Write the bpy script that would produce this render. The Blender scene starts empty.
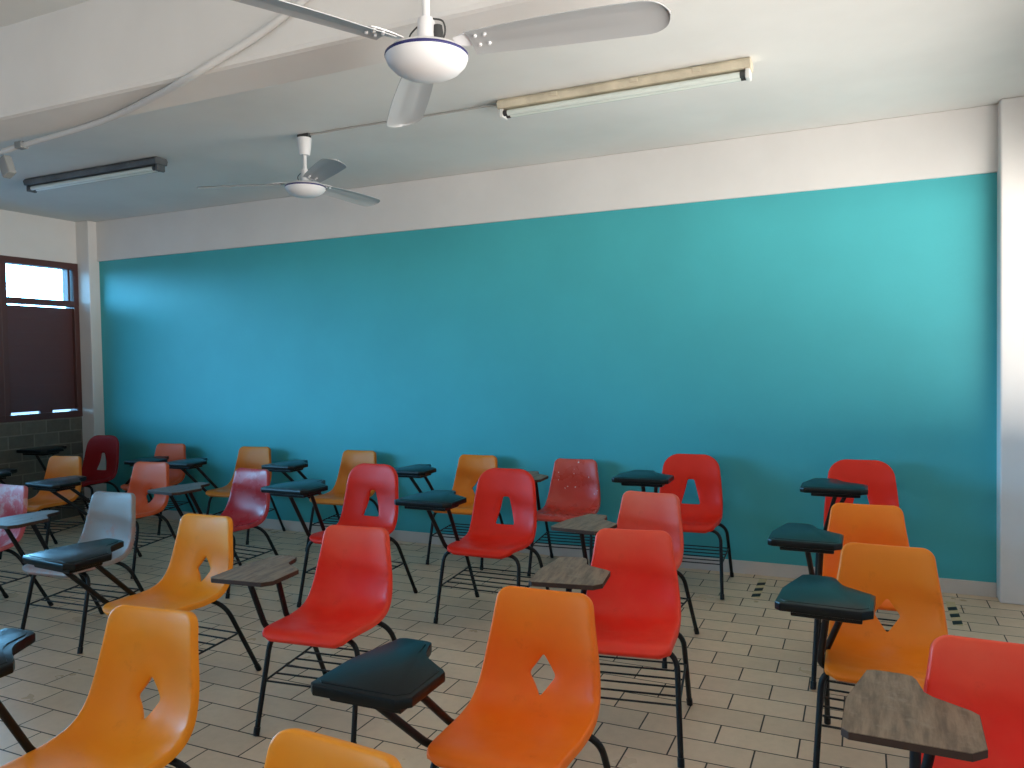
import bpy, bmesh, math, random
from mathutils import Vector, Matrix
from mathutils.geometry import delaunay_2d_cdt

random.seed(7)
SC = bpy.context.scene
COL = SC.collection
R = math.radians

# ------------------------------------------------------------------ camera
cd = bpy.data.cameras.new('camera')
cam = bpy.data.objects.new('camera', cd)
COL.objects.link(cam)
cd.sensor_fit = 'HORIZONTAL'
cd.sensor_width = 36.0
cd.lens = 773.8 / 1024 * 36.0
cd.clip_start = 0.02
RIGHT = Vector((0.91078, 0.412527, -0.017357))
UP = Vector((0.003471, 0.034387, 0.999403))
FWD = Vector((-0.412878, 0.910296, -0.029887))
m = Matrix((RIGHT, UP, -FWD)).transposed().to_4x4()
m.translation = Vector((0, 0, 1.5))
cam.matrix_world = m
SC.camera = cam

# ------------------------------------------------------------------ colour management
SC.view_settings.view_transform = 'Standard'
SC.view_settings.look = 'None'
SC.view_settings.gamma = 1.0
SC.view_settings.use_curve_mapping = False
SC.view_settings.exposure = 0.0
SC.cycles.use_denoising = True
SC.cycles.max_bounces = 10
SC.cycles.diffuse_bounces = 6
SC.cycles.transparent_max_bounces = 12
SC.cycles.caustics_reflective = False
SC.cycles.sample_clamp_indirect = 6.0

# ------------------------------------------------------------------ world: overcast bluish sky on the left, sunlit yard on the right
SKY_LEFT = (0.22, 0.62, 1.04, 1)
SKY_RIGHT = (1.0, 0.93, 0.88, 1)
GROUND_LEFT = (0.28, 0.52, 0.85, 1)
GROUND_RIGHT = (1.0, 0.91, 0.84, 1)
S_SKY_L, S_SKY_LOW, S_SKY_R, S_GR_L, S_GR_R = 2.2, 28.0, 1.0, 2.4, 13.0
W = bpy.data.worlds.new('daylight')
SC.world = W
W.use_nodes = True
nt = W.node_tree
nt.nodes.clear()
def wn(t, **k):
    n = nt.nodes.new(t)
    for a, b in k.items():
        setattr(n, a, b)
    return n
tc = wn('ShaderNodeTexCoord')
sx = wn('ShaderNodeSeparateXYZ')
nt.links.new(tc.outputs['Generated'], sx.inputs[0])
def wramp(src, a, b):
    n = wn('ShaderNodeMapRange', interpolation_type='SMOOTHSTEP')
    n.inputs[1].default_value = a
    n.inputs[2].default_value = b
    nt.links.new(src, n.inputs[0])
    return n.outputs[0]
def wcol(c, s):
    return (c[0] * s, c[1] * s, c[2] * s, 1)
def wmix(f, a, b):
    n = wn('ShaderNodeMix', data_type='RGBA')
    nt.links.new(f, n.inputs[0])
    for i, v in ((6, a), (7, b)):
        if isinstance(v, tuple):
            n.inputs[i].default_value = v
        else:
            nt.links.new(v, n.inputs[i])
    return n.outputs[2]
side = wramp(sx.outputs['X'], -0.15, 0.15)
low = wmix(wramp(sx.outputs['Z'], 0.12, 0.40), wcol(SKY_LEFT, S_SKY_LOW), wcol(SKY_LEFT, S_SKY_L))
sky = wmix(side, low, wcol(SKY_RIGHT, S_SKY_R))
# shade put into the yard colour at steep angles, darkening the ceiling's right corner
yard = wmix(wramp(sx.outputs['Z'], -0.74, -0.58), wcol(GROUND_RIGHT, 1.2), wcol(GROUND_RIGHT, S_GR_R))
gr = wmix(side, wcol(GROUND_LEFT, S_GR_L), yard)
upf = wramp(sx.outputs['Z'], -0.03, 0.06)
bgc = wmix(upf, gr, sky)
bg = wn('ShaderNodeBackground')
nt.links.new(bgc, bg.inputs['Color'])
wo = wn('ShaderNodeOutputWorld')
nt.links.new(bg.outputs[0], wo.inputs['Surface'])

# room dimensions
WALL_Y = 5.497
CEIL = 2.987
LEFT_X = -7.28
RIGHT_X = 1.25
REAR_Y = -3.2
TEAL_L, TEAL_R, TEAL_TOP = -7.1, 0.742, 2.585
SILL, HEAD, TRANSOM = 1.02, 2.55, 2.13
R_SILL, R_HEAD = 0.95, 2.45

def portal(name, loc, rot, sx_, sy_):
    l = bpy.data.lights.new(name, 'AREA')
    l.shape = 'RECTANGLE'
    l.size, l.size_y = sx_, sy_
    l.cycles.is_portal = True
    o = bpy.data.objects.new(name, l)
    o.location = loc
    o.rotation_euler = rot
    COL.objects.link(o)
portal('daylight_portal_left', (LEFT_X - 0.17, 1.2, (SILL + HEAD) / 2), (0, R(-90), 0), HEAD - SILL, 8.6)
portal('daylight_portal_right', (RIGHT_X + 0.17, 1.3, (R_SILL + R_HEAD) / 2), (0, R(90), 0), R_HEAD - R_SILL, 8.0)

# ------------------------------------------------------------------ helpers
def lin(c):
    return tuple(((v / 255) / 12.92 if v / 255 <= 0.04045 else ((v / 255 + 0.055) / 1.055) ** 2.4) for v in c) + (1,)

def mat(name, color, rough=0.5, spec=0.5, metal=0.0, builder=None):
    mt = bpy.data.materials.new(name)
    mt.use_nodes = True
    b = mt.node_tree.nodes['Principled BSDF']
    b.inputs['Base Color'].default_value = color
    b.inputs['Roughness'].default_value = rough
    b.inputs['Specular IOR Level'].default_value = spec
    b.inputs['Metallic'].default_value = metal
    if builder:
        builder(mt.node_tree, b)
    return mt

class NT:
    """tiny wrapper for building node graphs"""
    def __init__(self, tree):
        self.t = tree
    def new(self, kind, **k):
        n = self.t.nodes.new(kind)
        for a, b in k.items():
            setattr(n, a, b)
        return n
    def link(self, a, b):
        self.t.links.new(a, b)
    def noise(self, vec, scale, detail=4, rough=0.55):
        n = self.new('ShaderNodeTexNoise')
        n.inputs['Scale'].default_value = scale
        n.inputs['Detail'].default_value = detail
        n.inputs['Roughness'].default_value = rough
        if vec:
            self.link(vec, n.inputs['Vector'])
        return n.outputs['Fac']
    def obj(self):
        return self.new('ShaderNodeTexCoord').outputs['Object']
    def pos(self):
        return self.new('ShaderNodeNewGeometry').outputs['Position']
    def ramp(self, f, a, b, lo=0.0, hi=1.0):
        n = self.new('ShaderNodeMapRange', interpolation_type='SMOOTHSTEP')
        for i, v in ((1, a), (2, b), (3, lo), (4, hi)):
            n.inputs[i].default_value = v
        self.link(f, n.inputs[0])
        return n.outputs[0]
    def mix(self, f, a, b, blend='MIX'):
        n = self.new('ShaderNodeMix', data_type='RGBA', blend_type=blend)
        for i, v in ((0, f), (6, a), (7, b)):
            if isinstance(v, (tuple, float, int)):
                n.inputs[i].default_value = v
            else:
                self.link(v, n.inputs[i])
        return n.outputs[2]
    def math(self, op, a, b=0.0):
        n = self.new('ShaderNodeMath', operation=op)
        for i, v in ((0, a), (1, b)):
            if isinstance(v, (float, int)):
                n.inputs[i].default_value = v
            else:
                self.link(v, n.inputs[i])
        return n.outputs[0]
    def bump(self, h, b, strength, dist=0.01):
        n = self.new('ShaderNodeBump')
        n.inputs['Strength'].default_value = strength
        n.inputs['Distance'].default_value = dist
        self.link(h, n.inputs['Height'])
        self.link(n.outputs[0], b.inputs['Normal'])

def painted(c, var=0.06, rough=0.7, bump=0.12, scale=1.3):
    def f(t, b):
        n = NT(t)
        p = n.pos()
        a = n.noise(p, scale, 5)
        d = tuple(v * (1 - var * 2) for v in c[:3]) + (1,)
        e = tuple(min(1, v * (1 + var)) for v in c[:3]) + (1,)
        n.link(n.mix(n.ramp(a, 0.3, 0.7), d, e), b.inputs['Base Color'])
        n.bump(n.noise(p, 55, 4), b, bump, 0.004)
    return f

def flat_obj(name, bm, materials, parent=None, smooth=False, angle=None):
    me = bpy.data.meshes.new(name)
    bmesh.ops.recalc_face_normals(bm, faces=bm.faces)
    bm.to_mesh(me)
    bm.free()
    if not isinstance(materials, (list, tuple)):
        materials = [materials]
    for mm in materials:
        me.materials.append(mm)
    if smooth:
        me.polygons.foreach_set('use_smooth', [True] * len(me.polygons))
        if angle:
            me.set_sharp_from_angle(angle=R(angle))
    o = bpy.data.objects.new(name, me)
    COL.objects.link(o)
    if parent:
        o.parent = parent
    return o

def tag(o, label=None, cat=None, group=None, kind=None):
    for k, v in (('label', label), ('category', cat), ('group', group), ('kind', kind)):
        if v:
            o[k] = v
    return o

def empty(name, loc, rz=0.0):
    o = bpy.data.objects.new(name, None)
    o.empty_display_size = 0.1
    o.location = loc
    o.rotation_euler = (0, 0, rz)
    COL.objects.link(o)
    return o

def box(bm, x0, x1, y0, y1, z0, z1, mi=0, bevel=0.0):
    vs = [bm.verts.new((x, y, z)) for x in (x0, x1) for y in (y0, y1) for z in (z0, z1)]
    fs = []
    for q in ((0, 1, 3, 2), (4, 6, 7, 5), (0, 4, 5, 1), (2, 3, 7, 6), (0, 2, 6, 4), (1, 5, 7, 3)):
        f = bm.faces.new([vs[i] for i in q])
        f.material_index = mi
        fs.append(f)
    if bevel:
        es = list({e for f in fs for e in f.edges})
        bmesh.ops.bevel(bm, geom=es, offset=bevel, segments=2, profile=0.5, affect='EDGES')

def smooth_path(pts, n=6):
    """Catmull-Rom through the points"""
    P = [Vector(p) for p in pts]
    P = [P[0] * 2 - P[1]] + P + [P[-1] * 2 - P[-2]]
    out = []
    for i in range(1, len(P) - 2):
        for k in range(n):
            t = k / n
            a, b, c, d = P[i - 1], P[i], P[i + 1], P[i + 2]
            out.append(0.5 * ((2 * b) + (c - a) * t + (2 * a - 5 * b + 4 * c - d) * t * t + (3 * b - a - 3 * c + d) * t ** 3))
    out.append(P[-2])
    return out

def fillet(pts, rad, n=6):
    """polyline with its inner corners rounded"""
    P = [Vector(p) for p in pts]
    out = [P[0]]
    for i in range(1, len(P) - 1):
        a, b, c = P[i - 1], P[i], P[i + 1]
        d1, d2 = (a - b), (c - b)
        r = min(rad, d1.length * 0.48, d2.length * 0.48)
        p, q = b + d1.normalized() * r, b + d2.normalized() * r
        for k in range(n + 1):
            t = k / n
            out.append((1 - t) ** 2 * p + 2 * t * (1 - t) * b + t * t * q)
    out.append(P[-1])
    return out

def tube(bm, pts, rad, seg=8, mi=0, cap=True):
    P = [Vector(p) for p in pts]
    rads = rad if isinstance(rad, (list, tuple)) else [rad] * len(P)
    t0 = (P[1] - P[0]).normalized()
    u = t0.orthogonal().normalized()
    rings = []
    for i, p in enumerate(P):
        if i == 0:
            t = t0
        elif i == len(P) - 1:
            t = (P[i] - P[i - 1]).normalized()
        else:
            t = ((P[i + 1] - P[i]).normalized() + (P[i] - P[i - 1]).normalized()).normalized()
        u = (u - t * u.dot(t)).normalized()
        v = t.cross(u)
        rings.append([bm.verts.new(p + (u * math.cos(2 * math.pi * k / seg) + v * math.sin(2 * math.pi * k / seg)) * rads[i]) for k in range(seg)])
    for a, b in zip(rings, rings[1:]):
        for k in range(seg):
            f = bm.faces.new((a[k], a[(k + 1) % seg], b[(k + 1) % seg], b[k]))
            f.material_index = mi
    if cap:
        bm.faces.new(rings[0][::-1]).material_index = mi
        bm.faces.new(rings[-1]).material_index = mi

def lathe(bm, prof, cx=0, cy=0, seg=32, mi=0):
    """profile of (r, z) turned about a vertical axis"""
    rings = []
    for r, z in prof:
        if r < 1e-5:
            rings.append([bm.verts.new((cx, cy, z))])
        else:
            rings.append([bm.verts.new((cx + r * math.cos(2 * math.pi * k / seg), cy + r * math.sin(2 * math.pi * k / seg), z)) for k in range(seg)])
    for a, b in zip(rings, rings[1:]):
        for k in range(seg):
            k2 = (k + 1) % seg
            if len(a) == 1 and len(b) == 1:
                continue
            if len(a) == 1:
                f = bm.faces.new((a[0], b[k2], b[k]))
            elif len(b) == 1:
                f = bm.faces.new((a[k], a[k2], b[0]))
            else:
                f = bm.faces.new((a[k], a[k2], b[k2], b[k]))
            f.material_index = mi

def prism(bm, poly, z0, z1, mi=0, bevel=0.0, seg=2):
    lo = [bm.verts.new((x, y, z0)) for x, y in poly]
    hi = [bm.verts.new((x, y, z1)) for x, y in poly]
    n = len(poly)
    fs = [bm.faces.new(hi), bm.faces.new(lo[::-1])]
    for i in range(n):
        fs.append(bm.faces.new((lo[i], lo[(i + 1) % n], hi[(i + 1) % n], hi[i])))
    for f in fs:
        f.material_index = mi
    if bevel:
        es = list(fs[0].edges) + list(fs[1].edges)
        bmesh.ops.bevel(bm, geom=es, offset=bevel, segments=seg, profile=0.5, affect='EDGES')

# ------------------------------------------------------------------ materials of the room
WHITE = (0.70, 0.68, 0.66, 1)
M_white = mat('white_paint', WHITE, 0.75, 0.3, builder=painted(WHITE, 0.03))
M_ceiling = mat('ceiling_paint', (0.72, 0.72, 0.70, 1), 0.8, 0.2, builder=painted((0.72, 0.72, 0.70, 1), 0.04, scale=0.8))
TEAL = (0.058, 0.39, 0.43, 1)
M_teal = mat('teal_paint', TEAL, 0.5, 0.35, builder=painted(TEAL, 0.035, scale=1.1))
M_base = mat('baseboard_paint', (0.62, 0.57, 0.52, 1), 0.6, 0.3, builder=painted((0.62, 0.57, 0.52, 1), 0.06))
M_brown = mat('brown_gloss_paint', (0.095, 0.040, 0.042, 1), 0.35, 0.5)
M_metal_frame = mat('brown_window_frame', (0.085, 0.032, 0.028, 1), 0.4, 0.5)

def floor_nodes(t, b):
    n = NT(t)
    mp = n.new('ShaderNodeMapping')
    mp.inputs['Location'].default_value = (0.53 + 0.302 * 40, 0.1595 * 2 * 40 - 3.177, 0)
    n.link(n.pos(), mp.inputs['Vector'])
    br = n.new('ShaderNodeTexBrick')
    br.offset = 0.5
    br.inputs['Scale'].default_value = 1.0
    br.inputs['Brick Width'].default_value = 0.302
    br.inputs['Row Height'].default_value = 0.1595
    br.inputs['Mortar Size'].default_value = 0.0034
    br.inputs['Mortar Smooth'].default_value = 0.15
    br.inputs['Color1'].default_value = (0.82, 0.605, 0.405, 1)
    br.inputs['Color2'].default_value = (0.72, 0.525, 0.35, 1)
    br.inputs['Mortar'].default_value = (0.055, 0.040, 0.030, 1)
    n.link(mp.outputs[0], br.inputs['Vector'])
    blot = n.ramp(n.noise(n.pos(), 1.7, 6, 0.65), 0.32, 0.72)
    c = n.mix(n.math('MULTIPLY', blot, 0.5), br.outputs['Color'], (0.74, 0.71, 0.68, 1), 'MULTIPLY')
    fine = n.ramp(n.noise(n.pos(), 24, 4, 0.7), 0.35, 0.75)
    c = n.mix(n.math('MULTIPLY', fine, 0.3), c, (0.78, 0.76, 0.74, 1), 'MULTIPLY')
    n.link(c, b.inputs['Base Color'])
    ro = n.ramp(n.noise(n.pos(), 3, 4), 0.3, 0.7, 0.27, 0.42)
    ro = n.math('ADD', ro, n.math('MULTIPLY', br.outputs['Fac'], 0.35))
    n.link(ro, b.inputs['Roughness'])
    n.bump(n.math('SUBTRACT', 1.0, br.outputs['Fac']), b, 0.35, 0.003)
M_floor = mat('floor_tiles', (0.5, 0.42, 0.33, 1), 0.4, 0.4, builder=floor_nodes)

def block_nodes(t, b):
    n = NT(t)
    s = n.new('ShaderNodeSeparateXYZ')
    n.link(n.pos(), s.inputs[0])
    cmb = n.new('ShaderNodeCombineXYZ')
    n.link(s.outputs['Y'], cmb.inputs['X'])
    n.link(s.outputs['Z'], cmb.inputs['Y'])
    br = n.new('ShaderNodeTexBrick')
    br.offset = 0.5
    br.inputs['Scale'].default_value = 1.0
    br.inputs['Brick Width'].default_value = 0.25
    br.inputs['Row Height'].default_value = 0.125
    br.inputs['Mortar Size'].default_value = 0.006
    br.inputs['Color1'].default_value = (0.155, 0.15, 0.125, 1)
    br.inputs['Color2'].default_value = (0.125, 0.12, 0.10, 1)
    br.inputs['Mortar'].default_value = (0.22, 0.20, 0.175, 1)
    n.link(cmb.outputs[0], br.inputs['Vector'])
    g = n.ramp(n.noise(n.pos(), 18, 5, 0.7), 0.3, 0.7)
    n.link(n.mix(n.math('MULTIPLY', g, 0.4), br.outputs['Color'], (0.6, 0.6, 0.6, 1), 'MULTIPLY'), b.inputs['Base Color'])
    n.bump(n.math('SUBTRACT', 1.0, br.outputs['Fac']), b, 0.5, 0.006)
M_block = mat('grey_block', (0.15, 0.15, 0.13, 1), 0.85, 0.2, builder=block_nodes)

M_glass = bpy.data.materials.new('window_glass')
M_glass.use_nodes = True
_t = M_glass.node_tree
_t.nodes.clear()
_o = _t.nodes.new('ShaderNodeOutputMaterial')
_m = _t.nodes.new('ShaderNodeMixShader')
_a = _t.nodes.new('ShaderNodeBsdfTransparent')
_a.inputs[0].default_value = (0.95, 0.97, 0.97, 1)
_g = _t.nodes.new('ShaderNodeBsdfGlossy')
_g.inputs['Roughness'].default_value = 0.03
_m.inputs[0].default_value = 0.06
_t.links.new(_a.outputs[0], _m.inputs[1])
_t.links.new(_g.outputs[0], _m.inputs[2])
_t.links.new(_m.outputs[0], _o.inputs['Surface'])

# ------------------------------------------------------------------ the room
def struct(name, bm, m_, parent=None, smooth=False):
    o = flat_obj(name, bm, m_, parent, smooth, 35 if smooth else None)
    if not parent:
        o['kind'] = 'structure'
    return o

bm = bmesh.new(); box(bm, LEFT_X - 0.2, RIGHT_X + 0.2, REAR_Y - 0.2, WALL_Y + 0.2, -0.12, 0.0)
struct('floor', bm, M_floor)
bm = bmesh.new(); box(bm, LEFT_X - 0.2, RIGHT_X + 0.2, REAR_Y - 0.2, WALL_Y + 0.2, CEIL, CEIL + 0.15)
struct('ceiling', bm, M_ceiling)
# teal back wall, framed by white beam and columns that stand proud of it
bm = bmesh.new(); box(bm, TEAL_L - 0.01, TEAL_R + 0.01, WALL_Y, WALL_Y + 0.15, 0.0, TEAL_TOP + 0.02)
struct('wall_back', bm, M_teal)
bm = bmesh.new(); box(bm, LEFT_X, RIGHT_X, WALL_Y - 0.022, WALL_Y + 0.2, TEAL_TOP, CEIL, bevel=0.006)
struct('trim_1', bm, M_white)
bm = bmesh.new(); box(bm, LEFT_X - 0.2, TEAL_L, WALL_Y - 0.115, WALL_Y + 0.2, 0.0, CEIL, bevel=0.008)
struct('trim_2', bm, M_white)
bm = bmesh.new(); box(bm, TEAL_R, RIGHT_X + 0.2, WALL_Y - 0.125, WALL_Y + 0.2, 0.0, CEIL, bevel=0.01)
struct('trim_3', bm, M_white)
bm = bmesh.new(); box(bm, TEAL_L, TEAL_R, WALL_Y - 0.008, WALL_Y + 0.02, 0.0, 0.09, bevel=0.003)
struct('baseboard_back', bm, M_base)
# beam across the ceiling and the pier that carries it on the left
bm = bmesh.new(); box(bm, LEFT_X - 0.2, RIGHT_X + 0.2, 2.2, 2.445, 2.6, CEIL + 0.05, bevel=0.02)
struct('trim_4', bm, M_white)
bm = bmesh.new(); box(bm, LEFT_X - 0.2, LEFT_X + 0.18, 2.2, 2.445, 0.0, 2.62, bevel=0.01)
struct('trim_5', bm, M_white)
# left wall: blockwork below the sill, white above the heads
bm = bmesh.new()
box(bm, LEFT_X - 0.15, LEFT_X, REAR_Y, WALL_Y, 0.0, SILL)
struct('wall_left', bm, M_block)
bm = bmesh.new()
box(bm, LEFT_X - 0.15, LEFT_X, REAR_Y, WALL_Y, HEAD, CEIL)
box(bm, LEFT_X - 0.15, LEFT_X, REAR_Y, -2.9, SILL, HEAD)
struct('wall_left_upper', bm, M_white)
bm = bmesh.new(); box(bm, LEFT_X - 0.2, RIGHT_X + 0.2, REAR_Y - 0.15, REAR_Y, 0, CEIL)
struct('wall_rear', bm, M_white)
bm = bmesh.new()
box(bm, RIGHT_X, RIGHT_X + 0.15, REAR_Y, WALL_Y, 0.0, R_SILL)
box(bm, RIGHT_X, RIGHT_X + 0.15, REAR_Y, WALL_Y, R_HEAD, CEIL)
box(bm, RIGHT_X, RIGHT_X + 0.15, REAR_Y, -2.7, R_SILL, R_HEAD)
box(bm, RIGHT_X, RIGHT_X + 0.15, 5.3, WALL_Y, R_SILL, R_HEAD)
struct('wall_right', bm, M_white)

# windows of the left wall: brown frames, clear transom panes, brown slatted shutters under them
win_no = 0
def window(y0, y1, closed):
    global win_no
    win_no += 1
    t = empty('window_%d' % win_no, (LEFT_X, (y0 + y1) / 2, SILL))
    t['kind'] = 'structure'
    t.location = (0, 0, 0)
    bm = bmesh.new()
    a, b = LEFT_X - 0.10, LEFT_X + 0.012
    fw = 0.055
    box(bm, a, b, y0, y1, HEAD - 0.05, HEAD + 0.012, bevel=0.003)
    box(bm, a, b, y0, y1, SILL - 0.01, SILL + 0.05, bevel=0.003)
    box(bm, a, b, y0, y0 + fw, SILL + 0.05, HEAD - 0.05, bevel=0.003)
    box(bm, a, b, y1 - fw, y1, SILL + 0.05, HEAD - 0.05, bevel=0.003)
    box(bm, a, b, y0 + fw, y1 - fw, TRANSOM - 0.005, TRANSOM + 0.05, bevel=0.003)
    box(bm, a + 0.02, b - 0.01, y1 - fw - 0.055, y1 - fw - 0.03, TRANSOM + 0.05, HEAD - 0.05, bevel=0.002)
    flat_obj('window_frame', bm, M_metal_frame, t)
    bm = bmesh.new()
    box(bm, LEFT_X - 0.05, LEFT_X - 0.045, y0 + fw, y1 - fw, TRANSOM + 0.05, HEAD - 0.05)
    flat_obj('pane', bm, M_glass, t)
    if closed:
        bm = bmesh.new()
        z0, z1 = SILL + 0.072, TRANSOM - 0.022
        n = 8
        h = (z1 - z0) / n
        for k in range(n):
            box(bm, LEFT_X - 0.052, LEFT_X - 0.03 + 0.0015 * (k % 2), y0 + fw - 0.002, y1 - fw + 0.002, z0 + k * h - 0.001, z0 + (k + 1) * h, bevel=0.0008)
        box(bm, LEFT_X - 0.06, LEFT_X - 0.045, y0 + fw - 0.002, y1 - fw + 0.002, z0 + 0.02, z1 - 0.004)
        yc = (y0 + y1) / 2
        box(bm, LEFT_X - 0.052, LEFT_X - 0.03, yc - 0.03, yc + 0.10, SILL + 0.05, z0 + 0.001)
        flat_obj('shutter_panel', bm, M_brown, t)
    else:
        bm = bmesh.new()
        box(bm, LEFT_X - 0.05, LEFT_X - 0.045, y0 + fw, y1 - fw, SILL + 0.05, TRANSOM)
        flat_obj('lower_pane', bm, M_glass, t)
window(4.60, 5.385, True)
window(3.775, 4.60, False)
window(2.95, 3.775, False)
window(2.445, 2.95, False)
for k in range(5):
    window(2.2 - (k + 1) * 1.02, 2.2 - k * 1.02, False)
for k in range(5):
    y0 = -2.7 + k * 1.6
    y1 = y0 + 1.6
    win_no += 1
    t = empty('window_%d' % win_no, (0, 0, 0))
    t['kind'] = 'structure'
    bm = bmesh.new()
    a, b = RIGHT_X - 0.01, RIGHT_X + 0.10
    for q in ((y0, y0 + 0.04, R_SILL, R_HEAD), (y1 - 0.04, y1, R_SILL, R_HEAD), (y0 + 0.04, y1 - 0.04, R_SILL, R_SILL + 0.04), (y0 + 0.04, y1 - 0.04, R_HEAD - 0.04, R_HEAD)):
        box(bm, a, b, *q, bevel=0.003)
    flat_obj('window_frame', bm, M_metal_frame, t)
    bm = bmesh.new(); box(bm, RIGHT_X + 0.05, RIGHT_X + 0.055, y0 + 0.04, y1 - 0.04, R_SILL + 0.04, R_HEAD - 0.04)
    flat_obj('pane', bm, M_glass, t)

# ------------------------------------------------------------------ chair shells
def catmull(ctrl, n=10):
    return [(v.x, v.y) for v in smooth_path([(a, b, 0) for a, b in ctrl], n)]

def make_shell(name, prof, widths, r_front, r_top, lift, hole):
    """one moulded plastic shell: outline and hole triangulated flat, wrapped on the seat profile, rim turned back"""
    pts = catmull(prof)
    S = [0.0]
    for a, b in zip(pts, pts[1:]):
        S.append(S[-1] + math.hypot(b[0] - a[0], b[1] - a[1]))
    L = S[-1]
    def at(s):
        s = max(0.0, min(L, s))
        i = 0
        while i < len(S) - 2 and S[i + 1] < s:
            i += 1
        t = (s - S[i]) / (S[i + 1] - S[i])
        y = pts[i][0] * (1 - t) + pts[i + 1][0] * t
        z = pts[i][1] * (1 - t) + pts[i + 1][1] * t
        a, b = pts[max(0, i - 1)], pts[min(len(pts) - 1, i + 2)]
        d = Vector((0, b[0] - a[0], b[1] - a[1])).normalized()
        return Vector((0, y, z)), d, Vector((0, -d.z, d.y))
    def interp(tab, f):
        for (a, va), (b, vb) in zip(tab, tab[1:]):
            if f <= b:
                t = (f - a) / (b - a)
                i = tab.index((a, va))
                m0 = (vb - tab[i - 1][1]) / (b - tab[i - 1][0]) if i else (vb - va) / (b - a)
                m1 = (tab[i + 2][1] - va) / (tab[i + 2][0] - a) if i + 2 < len(tab) else (vb - va) / (b - a)
                h = b - a
                return ((2 * t ** 3 - 3 * t * t + 1) * va + (t ** 3 - 2 * t * t + t) * h * m0
                        + (-2 * t ** 3 + 3 * t * t) * vb + (t ** 3 - t * t) * h * m1)
        return tab[-1][1]
    def hw(s):
        w = interp(widths, s / L)
        for d, r in ((s, r_front), (L - s, r_top)):
            if d < r:
                w -= r - math.sqrt(max(0.0, r * r - (r - d) ** 2))
        return w
    ss = [0.0]
    for r in (r_front,):
        ss += [r * (1 - math.cos(a * math.pi / 2 / 6)) for a in range(1, 6)]
    k = r_front
    while k < L - r_top:
        ss.append(k)
        k += 0.016
    ss += [L - r_top * (1 - math.cos(a * math.pi / 2 / 8)) for a in range(7, 0, -1)] + [L]
    ss = sorted(set(round(v, 5) for v in ss))
    outline = [(hw(v), v) for v in ss]
    nt_ = max(3, int(2 * outline[-1][0] / 0.02))
    top = [(outline[-1][0] * (1 - 2 * i / nt_), L) for i in range(1, nt_)]
    nb_ = max(3, int(2 * outline[0][0] / 0.02))
    bot = [(-outline[0][0] * (1 - 2 * i / nb_), 0.0) for i in range(1, nb_)]
    loop = outline + top + [(-x, s) for x, s in reversed(outline)] + bot
    loops = [loop]
    hl = []
    if hole:
        # hole given as polygon of (x, z) on the backrest
        def s_of_z(z):
            best = min(range(len(S)), key=lambda i: abs(pts[i][1] - z) + (1 if pts[i][0] < 0.08 else 0))
            return S[best] + (z - pts[best][1])
        poly = [Vector((x, s_of_z(z), 0)) for x, z in hole]
        poly = [poly[-1].lerp(poly[0], 0.5)] + poly + [poly[-1].lerp(poly[0], 0.5)]
        fp = fillet(poly, 0.012, 3)[:-1]
        dense = []
        for a, b in zip(fp, fp[1:] + fp[:1]):
            q = max(1, int((b - a).length / 0.012))
            dense += [a.lerp(b, i / q) for i in range(q)]
        hl = [(v.x, v.y) for v in dense]
        loops.append(hl)
    def inside(p, poly):
        c = False
        n = len(poly)
        for i in range(n):
            (x1, y1), (x2, y2) = poly[i], poly[i - 1]
            if (y1 > p[1]) != (y2 > p[1]) and p[0] < (x2 - x1) * (p[1] - y1) / (y2 - y1) + x1:
                c = not c
        return c
    def near(p, poly, d):
        return any((p[0] - a) ** 2 + (p[1] - b) ** 2 < d * d for a, b in poly)
    verts, edges = [], []
    for lp in loops:
        o = len(verts)
        verts += [Vector(p) for p in lp]
        edges += [(o + i, o + (i + 1) % len(lp)) for i in range(len(lp))]
    g = 0.014
    ny = int(L / (g * 0.87))
    for j in range(1, ny):
        s = j * g * 0.87
        w = hw(s)
        x = -w + g * (0.5 if j % 2 else 1.0)
        while x < w:
            p = (x, s)
            if inside(p, loop) and not near(p, loop, g * 0.6) and not (hl and (inside(p, hl) or near(p, hl, g * 0.6))):
                verts.append(Vector(p))
            x += g
    vo, eo, fo, _, _, _ = delaunay_2d_cdt(verts, edges, [], 0, 1e-6)
    def smoothst(a, b, v):
        t = max(0.0, min(1.0, (v - a) / (b - a)))
        return t * t * (3 - 2 * t)
    def place(x, s):
        p, d, n = at(s)
        w = max(interp(widths, s / L), 0.01)
        t = min(1.0, abs(x) / w)
        l = interp(lift, s / L) * t ** 2.6
        if hole:
            # the moulding dishes in round the opening
            cx = sum(a for a, b in hl) / len(hl)
            cs = sum(b for a, b in hl) / len(hl)
            dd = math.hypot((x - cx) / 0.075, (s - cs) / 0.11)
            l -= 0.008 * (1 - smoothst(0.35, 1.0, dd))
        return p + Vector((x, 0, 0)) + n * l, d, n
    bm = bmesh.new()
    P2 = [(v.x, v.y) for v in vo]
    V = [bm.verts.new(place(*p)[0]) for p in P2]
    for f in fo:
        cx = sum(P2[i][0] for i in f) / len(f)
        cy = sum(P2[i][1] for i in f) / len(f)
        if not inside((cx, cy), loop) or (hl and inside((cx, cy), hl)):
            continue
        try:
            bm.faces.new([V[i] for i in f])
        except ValueError:
            pass
    for v in list(bm.verts):
        if not v.link_faces:
            bm.verts.remove(v)
    bm.normal_update()
    bmesh.ops.recalc_face_normals(bm, faces=bm.faces)
    # rims
    key = {}
    for i, v in enumerate(V):
        if v.is_valid:
            key[v] = P2[i]
    def rim(is_hole):
        es = [e for e in bm.edges if len(e.link_faces) == 1]
        sel = []
        for e in es:
            a, b = e.verts
            if a in key and b in key:
                h = bool(hl) and near(key[a], hl, 0.002) and near(key[b], hl, 0.002)
                if h == is_hole:
                    sel.append(e)
        return sel
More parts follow.
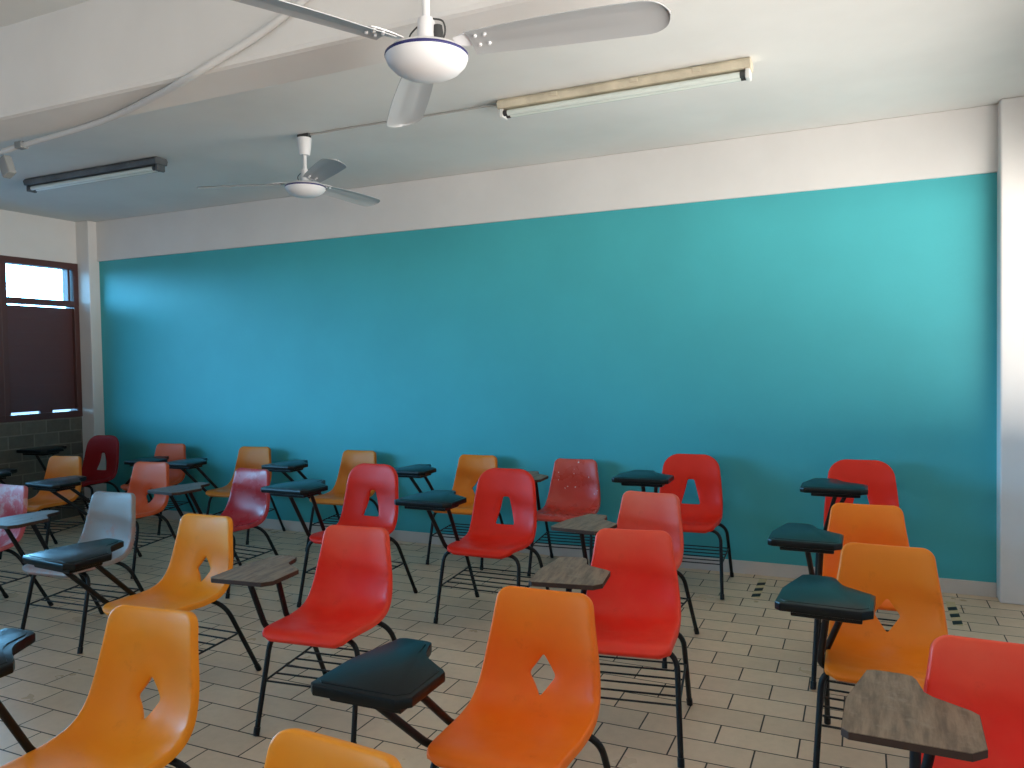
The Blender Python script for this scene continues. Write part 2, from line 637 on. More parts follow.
    def extrude(sel, fn):
        r = bmesh.ops.extrude_edge_only(bm, edges=sel)
        nv = [x for x in r['geom'] if isinstance(x, bmesh.types.BMVert)]
        ne = [x for x in r['geom'] if isinstance(x, bmesh.types.BMEdge) and all(v in nv for v in x.verts)]
        src = {}
        for v in nv:
            for e in v.link_edges:
                o = e.other_vert(v)
                if o not in nv:
                    src[v] = o
        for v in nv:
            fn(v, src[v])
        return nv, ne, src
    def out_dir(p):
        x, s = p
        i = min(range(len(loop)), key=lambda k: (loop[k][0] - x) ** 2 + (loop[k][1] - s) ** 2)
        a, b = loop[i - 1], loop[(i + 1) % len(loop)]
        t = Vector((b[0] - a[0], b[1] - a[1])).normalized()
        return Vector((t.y, -t.x))
    outer, holes = rim(False), rim(True)
    base = {}
    def grow(o_amt, n_amt):
        def fn(v, s):
            root = base.get(s, s)
            base[v] = root
            x, sp = key[root]
            _, d, n = at(sp)
            q = out_dir((x, sp))
            v.co = root.co + (Vector((1, 0, 0)) * q.x + d * q.y) * o_amt + n * n_amt
        return fn
    e1 = outer
    for oa, na in ((0.004, -0.001), (0.0075, -0.005), (0.009, -0.011), (0.0095, -0.024)):
        _, e1, _ = extrude(e1, grow(oa, na))
    if holes:
        def hfn(o_amt, n_amt):
            cx = sum(a for a, b in hl) / len(hl)
            cs = sum(b for a, b in hl) / len(hl)
            def fn(v, s):
                root = base.get(s, s)
                base[v] = root
                x, sp = key[root]
                _, d, n = at(sp)
                q = Vector((cx - x, cs - sp)).normalized()
                v.co = root.co + (Vector((1, 0, 0)) * q.x + d * q.y) * o_amt + n * n_amt
            return fn
        e2 = holes
        for oa, na in ((0.0015, -0.001), (0.002, -0.004), (0.002, -0.012)):
            _, e2, _ = extrude(e2, hfn(oa, na))
    bmesh.ops.recalc_face_normals(bm, faces=bm.faces)
    up = sum((f.normal.z for f in bm.faces if abs(f.normal.z) > 0.8), 0.0)
    if up < 0:
        bmesh.ops.reverse_faces(bm, faces=bm.faces)
    bmesh.ops.solidify(bm, geom=bm.faces, thickness=0.0032)
    bmesh.ops.recalc_face_normals(bm, faces=bm.faces)
    me = bpy.data.meshes.new(name)
    bm.to_mesh(me)
    bm.free()
    me.polygons.foreach_set('use_smooth', [True] * len(me.polygons))
    me.set_sharp_from_angle(angle=R(50))
    return me

PROF_S = [(-0.232, 0.414), (-0.219, 0.428), (-0.18, 0.435), (-0.09, 0.426), (0.0, 0.415), (0.08, 0.416), (0.130, 0.430),
          (0.167, 0.462), (0.189, 0.51), (0.202, 0.57), (0.210, 0.64), (0.216, 0.70), (0.224, 0.744), (0.231, 0.763)]
WID_S = [(0, 0.180), (0.2, 0.187), (0.42, 0.193), (0.56, 0.192), (0.72, 0.180), (0.87, 0.162), (1.0, 0.149)]
LIFT_S = [(0, 0.002), (0.15, 0.008), (0.4, 0.024), (0.56, 0.036), (0.75, 0.028), (0.92, 0.018), (1.0, 0.016)]
PROF_R = [(-0.198, 0.420), (-0.184, 0.435), (-0.14, 0.442), (-0.06, 0.434), (0.02, 0.426), (0.10, 0.430), (0.150, 0.450),
          (0.186, 0.50), (0.204, 0.56), (0.215, 0.64), (0.223, 0.72), (0.233, 0.80), (0.241, 0.835)]
WID_R = [(0, 0.190), (0.2, 0.198), (0.42, 0.206), (0.56, 0.206), (0.72, 0.197), (0.88, 0.183), (1.0, 0.174)]
LIFT_R = [(0, 0.002), (0.15, 0.010), (0.4, 0.024), (0.56, 0.034), (0.75, 0.028), (0.92, 0.016), (1.0, 0.012)]
DIAMOND = [(0.0, 0.455), (0.048, 0.514), (0.0, 0.577), (-0.048, 0.514)]
TRAPEZE = [(-0.066, 0.508), (0.066, 0.508), (0.022, 0.675), (-0.022, 0.675)]
SHELL = {
    'plain': make_shell('moulded_shell', PROF_S, WID_S, 0.04, 0.034, LIFT_S, None),
    'diamond': make_shell('moulded_shell_diamond', PROF_S, WID_S, 0.04, 0.034, LIFT_S, DIAMOND),
    'trapeze': make_shell('moulded_shell_trapeze', PROF_R, WID_R, 0.05, 0.095, LIFT_R, TRAPEZE),
}

# ------------------------------------------------------------------ chair materials
def plastic(name, c, faded, amount, rough=0.42, spec=0.3, fleck=False, patch=0.0, patch_col=(0.75, 0.70, 0.68, 1), grime=0.35):
    def f(t, b):
        n = NT(t)
        o = n.obj()
        s = n.new('ShaderNodeSeparateXYZ')
        n.link(o, s.inputs[0])
        # sun-bleached upper back and rubbed rims
        h = n.ramp(s.outputs['Z'], 0.58, 0.80)
        nz = n.noise(o, 5.0, 5, 0.6)
        fade = n.math('MULTIPLY', n.math('ADD', n.math('MULTIPLY', h, 0.75), n.math('MULTIPLY', n.ramp(nz, 0.35, 0.75), 0.35)), amount)
        col = n.mix(fade, c, faded)
        ax = n.math('ABSOLUTE', s.outputs['X'])
        rimf = n.math('MULTIPLY', n.ramp(ax, 0.165, 0.215), amount * 0.5)
        col = n.mix(rimf, col, faded)
        if patch:
            pf = n.ramp(n.noise(o, 7.0, 6, 0.7), 0.62 - patch * 0.5, 0.72 - patch * 0.4)
            col = n.mix(pf, col, patch_col)
        if fleck:
            ff = n.math('MULTIPLY', n.ramp(n.noise(o, 38.0, 2, 0.5), 0.70, 0.73), n.ramp(s.outputs['Z'], 0.5, 0.56))
            col = n.mix(ff, col, (0.75, 0.72, 0.68, 1))
        g = n.ramp(n.noise(o, 11.0, 6, 0.7), 0.58, 0.8)
        col = n.mix(n.math('MULTIPLY', g, grime), col, (0.45, 0.38, 0.34, 1), 'MULTIPLY')
        n.link(col, b.inputs['Base Color'])
        n.link(n.ramp(n.noise(o, 9, 4), 0.3, 0.7, rough - 0.06, rough + 0.1), b.inputs['Roughness'])
        b.inputs['Specular IOR Level'].default_value = spec
        n.bump(n.noise(o, 140, 2), b, 0.04, 0.002)
    return mat(name, c, rough, 0.5, builder=f)

PL = {
    'yellow': plastic('plastic_yellow', (0.90, 0.275, 0.008, 1), (0.92, 0.35, 0.025, 1), 0.5),
    'yellow_dark': plastic('plastic_amber', (0.68, 0.185, 0.012, 1), (0.72, 0.235, 0.03, 1), 0.5),
    'orange': plastic('plastic_orange', (0.90, 0.145, 0.006, 1), (0.92, 0.23, 0.012, 1), 0.8),
    'amber': plastic('plastic_amber_orange', (0.78, 0.195, 0.008, 1), (0.80, 0.21, 0.015, 1), 0.5, grime=0.45),
    'salmon': plastic('plastic_salmon_orange', (0.68, 0.10, 0.022, 1), (0.72, 0.125, 0.035, 1), 0.7),
    'red': plastic('plastic_red', (0.80, 0.021, 0.006, 1), (0.82, 0.030, 0.010, 1), 0.5),
    'deep_red': plastic('plastic_dark_red', (0.26, 0.006, 0.008, 1), (0.30, 0.014, 0.014, 1), 0.5),
    'coral': plastic('plastic_faded_red', (0.88, 0.024, 0.010, 1), (0.88, 0.105, 0.048, 1), 0.95),
    'coral_pale': plastic('plastic_pale_red', (0.80, 0.06, 0.03, 1), (0.82, 0.15, 0.085, 1), 1.0),
    'rose': plastic('plastic_rose', (0.46, 0.022, 0.030, 1), (0.56, 0.075, 0.08, 1), 0.8, rough=0.26, spec=0.4),
    'rose_spotted': plastic('plastic_rose_spotted', (0.62, 0.050, 0.030, 1), (0.62, 0.10, 0.07, 1), 0.8, rough=0.28, spec=0.5, fleck=True),
    'pink': plastic('plastic_bleached_pink', (0.52, 0.05, 0.07, 1), (0.60, 0.20, 0.21, 1), 0.9, rough=0.4, patch=0.2, patch_col=(0.58, 0.33, 0.33, 1)),
    'white_worn': plastic('plastic_worn_white', (0.42, 0.20, 0.17, 1), (0.35, 0.27, 0.25, 1), 1.0, rough=0.4, patch=0.5, patch_col=(0.32, 0.28, 0.26, 1)),
}
M_steel = mat('black_painted_steel', (0.006, 0.006, 0.007, 1), 0.45, 0.3)
M_rod = mat('black_basket_wire', (0.014, 0.014, 0.015, 1), 0.5, 0.4)
M_black_top = mat('black_moulded_tablet', (0.004, 0.006, 0.0065, 1), 0.28, 0.27,
                  builder=lambda t, b: NT(t).bump(NT(t).noise(NT(t).obj(), 160, 2), b, 0.08, 0.002))
def wood_nodes(c1, c2, c3):
    def f(t, b):
        n = NT(t)
        mp = n.new('ShaderNodeMapping')
        mp.inputs['Scale'].default_value = (24.0, 3.5, 8.0)
        mp.inputs['Rotation'].default_value = (0, 0, R(-14))
        n.link(n.obj(), mp.inputs['Vector'])
        a = n.noise(mp.outputs[0], 1.6, 6, 0.65)
        col = n.mix(n.ramp(a, 0.28, 0.72), c1, c2)
        w = n.ramp(n.noise(n.obj(), 14, 6, 0.7), 0.48, 0.75)
        n.link(n.mix(n.math('MULTIPLY', w, 0.7), col, c3), b.inputs['Base Color'])
        b.inputs['Roughness'].default_value = 0.5
        b.inputs['Specular IOR Level'].default_value = 0.22
    return f
M_wood = mat('worn_wood_laminate', (0.25, 0.18, 0.12, 1), 0.45, 0.4, builder=wood_nodes((0.13, 0.082, 0.052, 1), (0.31, 0.205, 0.13, 1), (0.34, 0.255, 0.18, 1)))
M_wood_grey = mat('grey_wood_laminate', (0.2, 0.19, 0.17, 1), 0.4, 0.5, builder=wood_nodes((0.11, 0.095, 0.085, 1), (0.19, 0.165, 0.15, 1), (0.21, 0.195, 0.18, 1)))
M_wood_edge = mat('dark_wood_edge', (0.055, 0.028, 0.018, 1), 0.6, 0.3)

# ------------------------------------------------------------------ chair frame meshes (shared)
def mesh_of(name, fn, material, smooth=True, angle=40):
    bm = bmesh.new()
    fn(bm)
    bmesh.ops.recalc_face_normals(bm, faces=bm.faces)
    me = bpy.data.meshes.new(name)
    bm.to_mesh(me)
    bm.free()
    for mm in (material if isinstance(material, (list, tuple)) else [material]):
        me.materials.append(mm)
    if smooth:
        me.polygons.foreach_set('use_smooth', [True] * len(me.polygons))
        me.set_sharp_from_angle(angle=R(angle))
    return me

def leg_points(kind, sgn, front):
    hf = 0.222 if kind == 'S' else 0.255
    top = 0.398 if kind == 'S' else 0.408
    if front:
        foot, knee, root = (sgn * hf, -0.222, 0.006), (sgn * (hf - 0.018), -0.13, top), (0, -0.118, top)
    else:
        foot, knee, root = (sgn * hf, 0.312, 0.006), (sgn * (hf - 0.012), 0.105, top), (0, 0.09, top)
    return foot, knee, root

def leg_mesh(kind, sgn, front):
    foot, knee, root = leg_points(kind, sgn, front)
    def fn(bm):
        rad = 0.075 if front else 0.095
        path = fillet([foot, knee, root], rad, 8)
        tube(bm, path, 0.0108, 10)
        f = Vector(foot)
        d = (Vector(knee) - f).normalized()
        tube(bm, [f - d * 0.004, f + d * 0.028], 0.0132, 10)
    return mesh_of('steel_leg', fn, M_steel)

def at_height(kind, sgn, front, z):
    foot, knee, _ = leg_points(kind, sgn, front)
    a, b = Vector(foot), Vector(knee)
    return a.lerp(b, (z - a.z) / (b.z - a.z))

def basket_mesh(kind):
    def fn(bm):
        z = 0.205
        fr = {s: at_height(kind, s, True, z) for s in (-1, 1)}
        rr = {s: at_height(kind, s, False, z + 0.02) for s in (-1, 1)}
        for s in (-1, 1):
            tube(bm, [fr[s], rr[s]], 0.0048, 6)
        n = 6
        for k in range(n):
            t = 0.02 + 0.96 * k / (n - 1)
            a, b = fr[-1].lerp(rr[-1], t), fr[1].lerp(rr[1], t)
            tube(bm, [a, b], 0.0042, 6)
    return mesh_of('wire_basket', fn, M_rod)

def seat_support_mesh(kind):
    top = 0.398 if kind == 'S' else 0.408
    def fn(bm):
        for s in (-1, 1):
            tube(bm, [(s * 0.12, -0.118, top), (s * 0.12, 0.09, top)], 0.009, 8)
            for y in (-0.09, 0.06):
                box(bm, s * 0.12 - 0.014, s * 0.12 + 0.014, y - 0.02, y + 0.02, top + 0.004, top + 0.016)
        box(bm, -0.125, 0.125, -0.035, 0.005, top - 0.004, top + 0.004)
    return mesh_of('seat_support', fn, M_steel)

LEGS = {(k, s, f): leg_mesh(k, s, f) for k in 'SR' for s in (-1, 1) for f in (True, False)}
BASKET = {k: basket_mesh(k) for k in 'SR'}
SUPPORT = {k: seat_support_mesh(k) for k in 'SR'}

TAB = [(0.006, 0.0), (0.243, 0.0), (0.274, 0.032), (0.276, 0.205), (0.262, 0.222), (0.185, 0.272), (0.166, 0.295), (0.152, 0.365),
       (0.142, 0.388), (0.122, 0.396), (0.055, 0.396), (0.035, 0.386), (-0.008, 0.185), (-0.010, 0.016)]
def inset(poly, d):
    n = len(poly)
    cx = sum(p[0] for p in poly) / n
    cy = sum(p[1] for p in poly) / n
    out = []
    for x, y in poly:
        v = Vector((cx - x, cy - y))
        v = v * (d / max(v.length, 1e-6))
        out.append((x + v.x, y + v.y))
    return out
def black_tablet(bm):
    prism(bm, TAB, -0.030, 0.0, bevel=0.005)
    prism(bm, inset([(0.03, 0.02), (0.25, 0.02), (0.255, 0.19), (0.15, 0.25), (0.12, 0.33), (0.06, 0.33), (0.03, 0.2)], 0.012), -0.052, -0.028, bevel=0.006)
def black_ridge(bm):
    prism(bm, [(0.02, 0.020), (0.235, 0.020), (0.262, 0.046), (0.263, 0.2), (0.17, 0.262), (0.15, 0.29), (0.138, 0.36), (0.12, 0.381), (0.06, 0.381), (0.043, 0.372), (0.006, 0.18), (0.005, 0.035)], -0.002, 0.0022, bevel=0.0015)
def wood_tablet(bm):
    prism(bm, TAB, -0.018, -0.0015, mi=0)
    prism(bm, inset(TAB, 0.0015), -0.0016, 0.0, mi=1)
TABM = {
    'black': mesh_of('moulded_tablet', black_tablet, M_black_top, True, 30),
    'wood': mesh_of('laminate_tablet', wood_tablet, [M_wood_edge, M_wood], False),
    'grey': mesh_of('laminate_tablet_grey', wood_tablet, [M_wood_edge, M_wood_grey], False),
}
PAD = mesh_of('writing_surface', black_ridge, M_black_top, True, 30)

def part(name, me, parent):
    o = bpy.data.objects.new(name, me)
    COL.objects.link(o)
    o.parent = parent
    return o

SHELLS = {}
def shell_mesh(kind, colour):
    if (kind, colour) not in SHELLS:
        me = SHELL[kind].copy()
        me.materials.clear()
        me.materials.append(PL[colour])
        SHELLS[(kind, colour)] = me
    return SHELLS[(kind, colour)]

GROUP = 'tablet arm chairs of the classroom'
def chair(x, y, rz, shell, colour, top, dx, dy, dz, label, tilt=0.0):
    t = empty('tablet_arm_chair', (x, y, 0), rz)
    tag(t, label, 'chair', GROUP)
    k = 'R' if shell == 'trapeze' else 'S'
    part('seat_shell', shell_mesh(shell, colour), t)
    for s in (-1, 1):
        for f in (True, False):
            part('leg', LEGS[(k, s, f)], t)
    part('seat_support', SUPPORT[k], t)
    part('wire_basket', BASKET[k], t)
    tx, ty, tz = -0.368 + dx, -0.352 + dy, 0.697 + dz
    wide = 1.25 if k == 'R' else (1.07 if top == 'black' else 1.0)
    tx -= (wide - 1.0) * 0.16
    tb = part('writing_tablet', TABM[top], t)
    tb.location = (tx, ty, tz)
    tb.rotation_euler = (0, R(tilt), 0)
    tb.scale = (wide, 1.0, 1.0)
    if top == 'black':
        part('writing_surface', PAD, tb)
    # two bent tubes carry the tablet from the seat rail
    zt = tz - (0.05 if top == 'black' else 0.017)
    zs = 0.398 if k == 'S' else 0.408
    for px, py, kx, ky in ((0.14, 0.055, -0.212, -0.150), (0.19, 0.170, -0.205, -0.015)):
        bm = bmesh.new()
        p0 = (tx + px * wide, ty + py, zt + 0.012)
        p1 = (kx, ky, zs + 0.008)
        p2 = (-0.115, ky + 0.03, zs - 0.002)
        tube(bm, fillet([p0, p1, p2], 0.075, 8), 0.0118, 10)
        flat_obj('tablet_arm', bm, M_steel, t, True, 40)
    return t

CHAIRS = [
    # along the teal wall, right to left
    (-0.009, 5.06, 0.013, 'trapeze', 'red', 'black', 0.095, -0.026, 0.053, 'rounded red chair against the teal wall, behind the two orange chairs on the right'),
    (-1.06, 5.06, 0.039, 'trapeze', 'red', 'black', 0.021, -0.026, 0.057, 'bright red trapezoid cut-out chair touching the teal wall, right of the flecked salmon chair'),
    (-1.912, 5.135, 0.069, 'plain', 'rose_spotted', 'wood', 0.0, 0.0, 0.0, 'glossy salmon red chair with white paint flecks on its back, against the teal wall'),
    (-2.73, 5.145, 0.031, 'diamond', 'amber', 'black', -0.091, 0.009, 0.012, 'amber orange chair with diamond hole against the teal wall, behind the central red cut-out chair'),
    (-3.845, 5.145, 0.032, 'plain', 'yellow_dark', 'black', -0.13, -0.041, 0.01, 'dull amber chair against the teal wall, just behind the left red chair with trapezoid hole'),
    (-4.94, 5.125, 0.12, 'plain', 'yellow_dark', 'black', -0.111, -0.03, -0.006, 'dull amber chair against the teal wall, showing only its top above the rose chair'),
    (-5.965, 5.12, 0.13, 'plain', 'salmon', 'black', 0.30, 0.069, -0.031, 'salmon orange chair against the teal wall near the left corner, behind dark tablets'),
    (-6.732, 4.985, 0.105, 'trapeze', 'deep_red', 'black', 0.001, -0.017, 0.064, 'dark red chair with trapezoid cut-out in the far left corner beside the white column'),
    # second row
    (0.014, 3.903, 0.001, 'diamond', 'orange', 'black', -0.010, -0.013, 0.0, 'orange chair in the right-hand column, between the rounded red chair and the nearer amber chair'),
    (-1.077, 3.906, -0.098, 'plain', 'coral_pale', 'wood', 0.031, 0.041, -0.042, 'faded salmon chair with plain back and wooden tablet, directly behind a plain red chair'),
    (-1.985, 4.04, 0.004, 'trapeze', 'red', 'black', 0.01, -0.05, 0.038, 'bright red chair with trapezoid cut-out and black tablet in the middle of the room'),
    (-2.918, 3.977, -0.02, 'trapeze', 'red', 'black', 0.021, -0.032, 0.065, 'red trapezoid cut-out chair partly hidden behind a faded red chair with wooden tablet'),
    (-3.938, 3.97, -0.069, 'plain', 'rose', 'grey', 0.027, -0.014, -0.009, 'glossy rose red chair with grey tablet, in front of a dull amber chair'),
    (-4.964, 4.033, 0.106, 'diamond', 'salmon', 'black', -0.135, -0.076, -0.004, 'salmon orange chair with diamond hole, right behind the bleached white chair', 2.0),
    (-6.034, 4.102, 0.149, 'plain', 'yellow_dark', 'black', -0.049, -0.023, -0.011, 'yellow chair near the block wall at the left, below the brown shutter'),
    # third row
    (0.074, 3.034, -0.038, 'diamond', 'amber', 'black', 0.053, 0.019, -0.024, 'amber orange chair with diamond hole, nearest of the orange chairs on the right'),
    (-0.862, 2.975, 0.142, 'plain', 'coral', 'wood', 0.034, 0.108, -0.038, 'plain red chair with wooden tablet, just behind the near orange diamond chair'),
    (-2.044, 2.621, 0.1, 'plain', 'coral', 'wood', -0.009, 0.069, -0.048, 'faded red chair with plain back and thin wooden tablet, left of centre'),
    (-2.929, 2.589, 0.014, 'diamond', 'yellow', 'black', -0.008, -0.091, -0.003, 'yellow chair with diamond hole, its black tablet reflecting blue window light', 2.5),
    (-3.989, 2.923, 0.068, 'plain', 'white_worn', 'grey', 0.016, 0.002, -0.013, 'worn chair bleached almost white with pink edges'),
    (-4.91, 2.899, -0.003, 'plain', 'pink', 'grey', 0.0, 0.0, 0.0, 'blotchy bleached pink chair cut by the left edge of the photo'),
    # nearest
    (0.314, 2.033, -0.024, 'plain', 'coral', 'wood', 0.021, 0.15, -0.03, 'faded red chair at the right front corner with a large worn wooden tablet'),
    (-0.919, 2.031, 0.021, 'diamond', 'orange', 'black', -0.05, -0.048, -0.047, 'orange chair with diamond hole and black tablet in the centre foreground'),
    (-1.931, 1.432, 0.096, 'diamond', 'yellow', 'black', -0.039, 0.014, 0.04, 'large yellow chair with diamond hole in the left foreground', 1.5),
    (-0.942, 0.964, -0.072, 'diamond', 'yellow', 'black', 0.0, 0.0, 0.0, 'yellow chair at the bottom edge, only the top of its back showing'),
]
for c in CHAIRS:
    chair(*c)

# ------------------------------------------------------------------ ceiling fans
M_fan_white = mat('fan_white_enamel', (0.72, 0.71, 0.72, 1), 0.35, 0.5)
M_fan_blade = mat('fan_blade_grey', (0.40, 0.41, 0.42, 1), 0.4, 0.4, 0.0)
M_fan_line = mat('navy_band', (0.02, 0.02, 0.12, 1), 0.4, 0.5)
M_dark = mat('dark_fitting', (0.05, 0.05, 0.05, 1), 0.5, 0.4)
def fan(x, y, z, top, angles, label, length=0.70):
    t = empty('ceiling_fan', (x, y, z))
    tag(t, label, 'ceiling fan', 'ceiling fans')
    bm = bmesh.new()
    lathe(bm, [(0, -0.052), (0.04, -0.050), (0.075, -0.043), (0.103, -0.029), (0.121, -0.010), (0.128, 0.008)], seg=40)
    hub = flat_obj('motor_housing', bm, M_fan_white, t, True, 50)
    bm = bmesh.new()
    lathe(bm, [(0.1275, 0.008), (0.1292, 0.010), (0.1285, 0.017), (0.1265, 0.018)], seg=40)
    flat_obj('navy_band', bm, M_fan_line, hub, True, 60)
    bm = bmesh.new()
    lathe(bm, [(0.1262, 0.018), (0.116, 0.028), (0.09, 0.038), (0.05, 0.044), (0.0, 0.052)], seg=40)
    flat_obj('motor_cap', bm, M_fan_white, t, True, 50)
    d = top - z
    bm = bmesh.new()
    tube(bm, [(0, 0, 0.05), (0, 0, d - 0.02)], 0.0125, 14)
    flat_obj('down_rod', bm, M_fan_white, t, True, 50)
    bm = bmesh.new()
    lathe(bm, [(0.0135, 0.052), (0.026, 0.054), (0.028, 0.075), (0.0265, 0.12), (0.024, 0.128), (0.0135, 0.13)], seg=24)
    flat_obj('rod_collar', bm, M_fan_white, t, True, 50)
    bm = bmesh.new()
    lathe(bm, [(0.0135, d - 0.14), (0.034, d - 0.138), (0.040, d - 0.10), (0.047, d - 0.035), (0.047, d - 0.028), (0.0135, d - 0.027)], seg=28)
    flat_obj('ceiling_canopy', bm, M_fan_white, t, True, 50)
    bm = bmesh.new()
    box(bm, -0.045, 0.045, -0.016, 0.016, d - 0.03, d - 0.001, bevel=0.003)
    flat_obj('ceiling_hook', bm, M_dark, t)
    bm = bmesh.new()
    lathe(bm, [(0.0, 0.0), (0.014, 0.002), (0.017, 0.02), (0.014, 0.045), (0, 0.047)], 0.034, 0.012, seg=14)
    flat_obj('capacitor', bm, M_dark, t, True, 60).location = (0, 0, 0.06)
    bm = bmesh.new()
    tube(bm, smooth_path([(0.045, 0.01, 0.05), (0.066, 0.0, 0.075), (0.058, 0.0, 0.11), (0.02, 0.0, 0.125)], 5), 0.003, 6)
    flat_obj('wire', bm, M_dark, t, True, 60)
    bm = bmesh.new()
    tube(bm, smooth_path([(-0.045, 0.0, 0.05), (-0.06, 0.0, 0.085), (-0.03, 0.0, 0.11), (-0.012, 0.0, 0.12)], 5), 0.0025, 6)
    flat_obj('wire', bm, M_dark, t, True, 60)
    for a in angles:
        bm = bmesh.new()
        # swept sheet blade: rounded tip, narrower root, pitched about its length, with a pressed stiffening fold
        n = 18
        rows = []
        for i in range(n + 1):
            u = (i / 11) * 0.86 if i <= 11 else 0.86 + 0.14 * math.sin((i - 11) / 7 * math.pi / 2)
            r = 0.145 + (length - 0.145) * u
            hw_ = 0.056 + 0.018 * math.sin(min(1, u * 1.4) * math.pi / 2)
            if u > 0.86:
                q = (u - 0.86) / 0.14
                hw_ *= max(0.0, 1 - q ** 2.4) ** 0.5 * 0.97 + 0.03
            row = []
            for j in range(9):
                v = -1 + 2 * j / 8
                dz = 0.010 * (1 - v * v) - 0.004 * (1 if abs(v) < 0.1 and 0.1 < u < 0.8 else 0)
                yy = v * hw_
                row.append(Vector((r, yy * math.cos(R(13)), 0.032 + dz - yy * math.sin(R(13)) - 0.012 * u * u)))
            rows.append(row)
        V = [[bm.verts.new(p) for p in row] for row in rows]
        for i in range(n):
            for j in range(8):
                bm.faces.new((V[i][j], V[i + 1][j], V[i + 1][j + 1], V[i][j + 1]))
        bmesh.ops.recalc_face_normals(bm, faces=bm.faces)
        bmesh.ops.solidify(bm, geom=bm.faces, thickness=0.0022)
        bl = flat_obj('blade', bm, M_fan_blade, t, True, 40)
        bl.rotation_euler = (0, 0, R(a))
        bm = bmesh.new()
        prism(bm, [(0.095, -0.018), (0.15, -0.034), (0.205, -0.036), (0.215, -0.03), (0.215, 0.03), (0.205, 0.036), (0.15, 0.034), (0.095, 0.018)], 0.0, 0.004)
        for vx in (0.17, 0.2):
            for vy in (-0.022, 0.022):
                lathe(bm, [(0, -0.012), (0.005, -0.011), (0.006, -0.006), (0.006, 0.001)], vx, vy, seg=8)
        br = flat_obj('blade_bracket', bm, M_fan_white, bl)
        br.rotation_euler = (R(-13), 0, 0)
        br.location = (0, 0, 0.043)
    return t
fan(-1.222, 2.10, 2.43, CEIL, (5, 128, -114), 'white ceiling fan hanging closest, its hub in front of the concrete beam', 0.745)
fan(-3.28, 4.049, 2.632, CEIL, (-36, 84, -156), 'white ceiling fan further back, between the beam and the teal wall', 0.70)

# ------------------------------------------------------------------ fluorescent fixtures
M_cream = mat('cream_enamel', (0.62, 0.55, 0.42, 1), 0.45, 0.4, builder=painted((0.62, 0.55, 0.42, 1), 0.12, scale=6, bump=0.05))
M_greymetal = mat('weathered_grey_fixture', (0.10, 0.11, 0.12, 1), 0.45, 0.5, builder=painted((0.10, 0.11, 0.12, 1), 0.2, scale=6, bump=0.05))
M_tube = mat('fluorescent_tube_glass', (0.66, 0.72, 0.68, 1), 0.12, 0.6)
M_pale = mat('pale_diffuser', (0.50, 0.56, 0.53, 1), 0.25, 0.5)
M_socket = mat('white_socket', (0.7, 0.7, 0.68, 1), 0.4, 0.5)
def batten(x0, x1, y, m_body, m_sock, label):
    t = empty('fluorescent_light', ((x0 + x1) / 2, y, CEIL))
    tag(t, label, 'ceiling light', 'fluorescent ceiling lights')
    L2 = (x1 - x0) / 2
    bm = bmesh.new()
    # trapezoid housing along x
    sec = [(-0.045, 0.0), (0.045, 0.0), (0.058, -0.018), (0.05, -0.05), (-0.05, -0.05), (-0.058, -0.018)]
    a = [bm.verts.new((-L2, p, q - 0.002)) for p, q in sec]
    b = [bm.verts.new((L2, p, q - 0.002)) for p, q in sec]
    bm.faces.new(a); bm.faces.new(b[::-1])
    for i in range(6):
        bm.faces.new((a[i], a[(i + 1) % 6], b[(i + 1) % 6], b[i]))
    bmesh.ops.bevel(bm, geom=list(bm.edges), offset=0.003, segments=1, affect='EDGES')
    flat_obj('housing', bm, m_body, t)
    for k in (-0.5, 0.15, 0.62):
        bm = bmesh.new()
        box(bm, L2 * k - 0.02, L2 * k + 0.02, -0.0605, -0.05, -0.035, -0.012, bevel=0.002)
        flat_obj('clip', bm, m_body, t)
    for s in (-1, 1):
        bm = bmesh.new()
        box(bm, min(s * (L2 - 0.03), s * (L2 - 0.005)), max(s * (L2 - 0.03), s * (L2 - 0.005)), -0.036, 0.036, -0.098, -0.05, bevel=0.006)
        flat_obj('socket', bm, m_sock, t)
        bm = bmesh.new()
        tube(bm, [(-L2 + 0.03, s * 0.021, -0.075), (L2 - 0.03, s * 0.021, -0.075)], 0.0165, 14)
        tb = flat_obj('tube', bm, M_tube, t, True, 50)
        for e in (-1, 1):
            bm = bmesh.new()
            xs = sorted((e * (L2 - 0.03), e * (L2 - 0.055)))
            tube(bm, [(xs[0], s * 0.021, -0.075), (xs[1], s * 0.021, -0.075)], 0.0170, 14)
            flat_obj('tube_cap', bm, M_dark, tb, True, 50)
batten(-1.89, -0.50, 4.075, M_cream, M_socket, 'cream twin-tube fluorescent light near the centre of the ceiling, unlit')
batten(-5.96, -4.53, 4.03, M_greymetal, M_greymetal, 'dark grey fluorescent light at the far left of the ceiling, unlit')

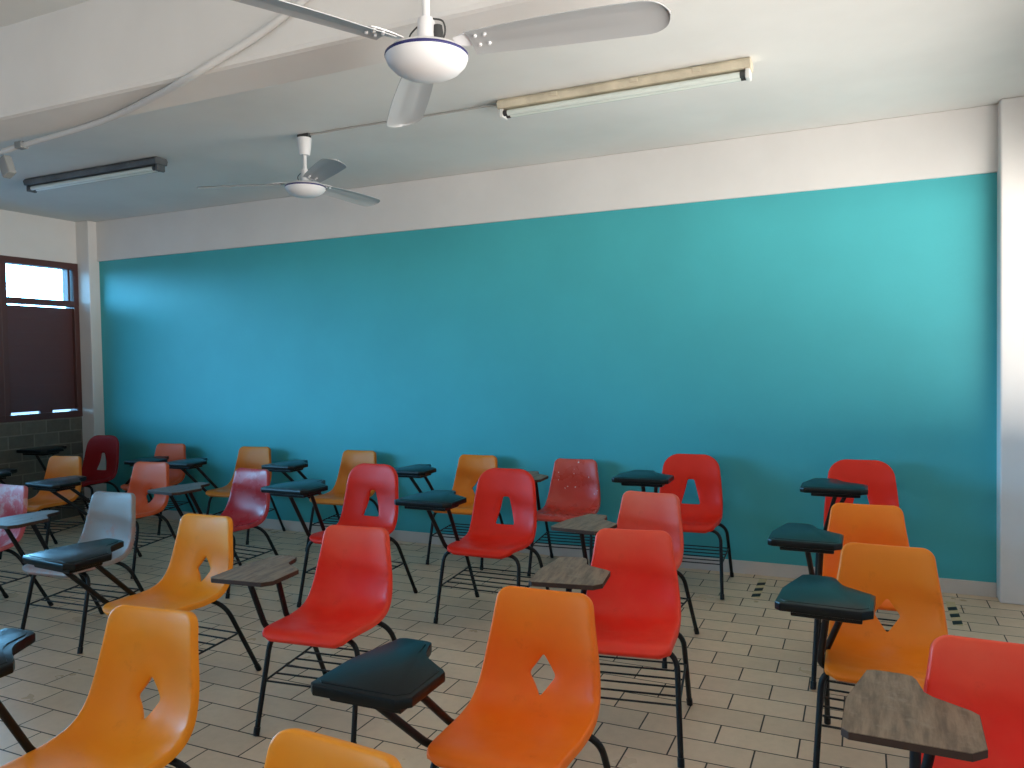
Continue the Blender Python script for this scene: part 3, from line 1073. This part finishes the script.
# ------------------------------------------------------------------ cables
M_conduit = mat('white_conduit', (0.60, 0.59, 0.58, 1), 0.55, 0.4)
M_grey_box = mat('grey_plastic', (0.22, 0.23, 0.23, 1), 0.5, 0.4)
M_cable = mat('grey_cable', (0.42, 0.40, 0.38, 1), 0.6, 0.3)
bm = bmesh.new()
tube(bm, smooth_path([(-4.6, 2.62, 2.57), (-3.95, 2.50, 2.578), (-3.69, 2.475, 2.586), (-3.06, 2.40, 2.586), (-2.56, 2.27, 2.586), (-2.33, 2.20, 2.590), (-2.20, 2.183, 2.612), (-1.985, 2.183, 2.67), (-1.80, 2.183, 2.74), (-1.55, 2.183, 2.86), (-1.35, 2.183, 2.98)], 8), 0.0135, 12)
tag(flat_obj('conduit', bm, M_conduit, None, True, 60), 'white cable conduit running under the concrete beam and up its face', 'conduit')
bm = bmesh.new()
box(bm, -3.74, -3.69, 2.455, 2.495, 2.57, 2.603, bevel=0.005)
tag(flat_obj('junction_box', bm, M_grey_box), 'small grey junction box on the white conduit at upper left', 'junction box')
bm = bmesh.new()
tube(bm, smooth_path([(-3.235, 4.055, 2.978), (-2.9, 4.06, 2.981), (-2.4, 4.075, 2.979), (-1.885, 4.078, 2.978)], 6), 0.006, 8)
tag(flat_obj('ceiling_cable', bm, M_cable, None, True, 60), 'thin grey cable along the ceiling from the far fan to the cream light', 'cable')
t = empty('cable_cover', (-3.93, 2.52, 2.53))
bm = bmesh.new()
box(bm, -0.03, 0.03, -0.02, 0.02, -0.07, 0.03, bevel=0.006)
o = flat_obj('cable_cover', bm, M_grey_box)
o.location = (-3.875, 2.50, 2.525)
o.rotation_euler = (0, R(-24), 0)
tag(o, 'grey plastic cover hanging below the conduit at the left edge', 'cover')
bpy.data.objects.remove(t)

# ------------------------------------------------------------------ hazard tape strips on the floor
M_tape_black = mat('black_tape', (0.012, 0.012, 0.012, 1), 0.5, 0.4)
M_tape_yellow = mat('worn_yellow_tape', (0.62, 0.47, 0.25, 1), 0.5, 0.4)
def tape(x, y0, y1, label):
    t = empty('hazard_tape', (x, y0, 0.0))
    tag(t, label, 'tape', 'hazard tape on the floor')
    w = 0.025
    bm = bmesh.new()
    box(bm, -w, w, 0, y1 - y0, 0.0004, 0.0012)
    flat_obj('yellow_strip', bm, M_tape_yellow, t)
    bm = bmesh.new()
    y = 0.0
    while y + 0.095 < y1 - y0:
        prism(bm, [(-w, y + 0.0), (w, y + 0.03), (w, y + 0.095), (-w, y + 0.065)], 0.0012, 0.0016)
        y += 0.13
    flat_obj('black_stripes', bm, M_tape_black, t)
tape(-0.615, 4.97, 5.40, 'striped black and yellow tape on the floor beside the wall-side red cut-out chair')
tape(0.475, 4.85, 5.30, 'black and yellow striped tape on the floor near the right column')
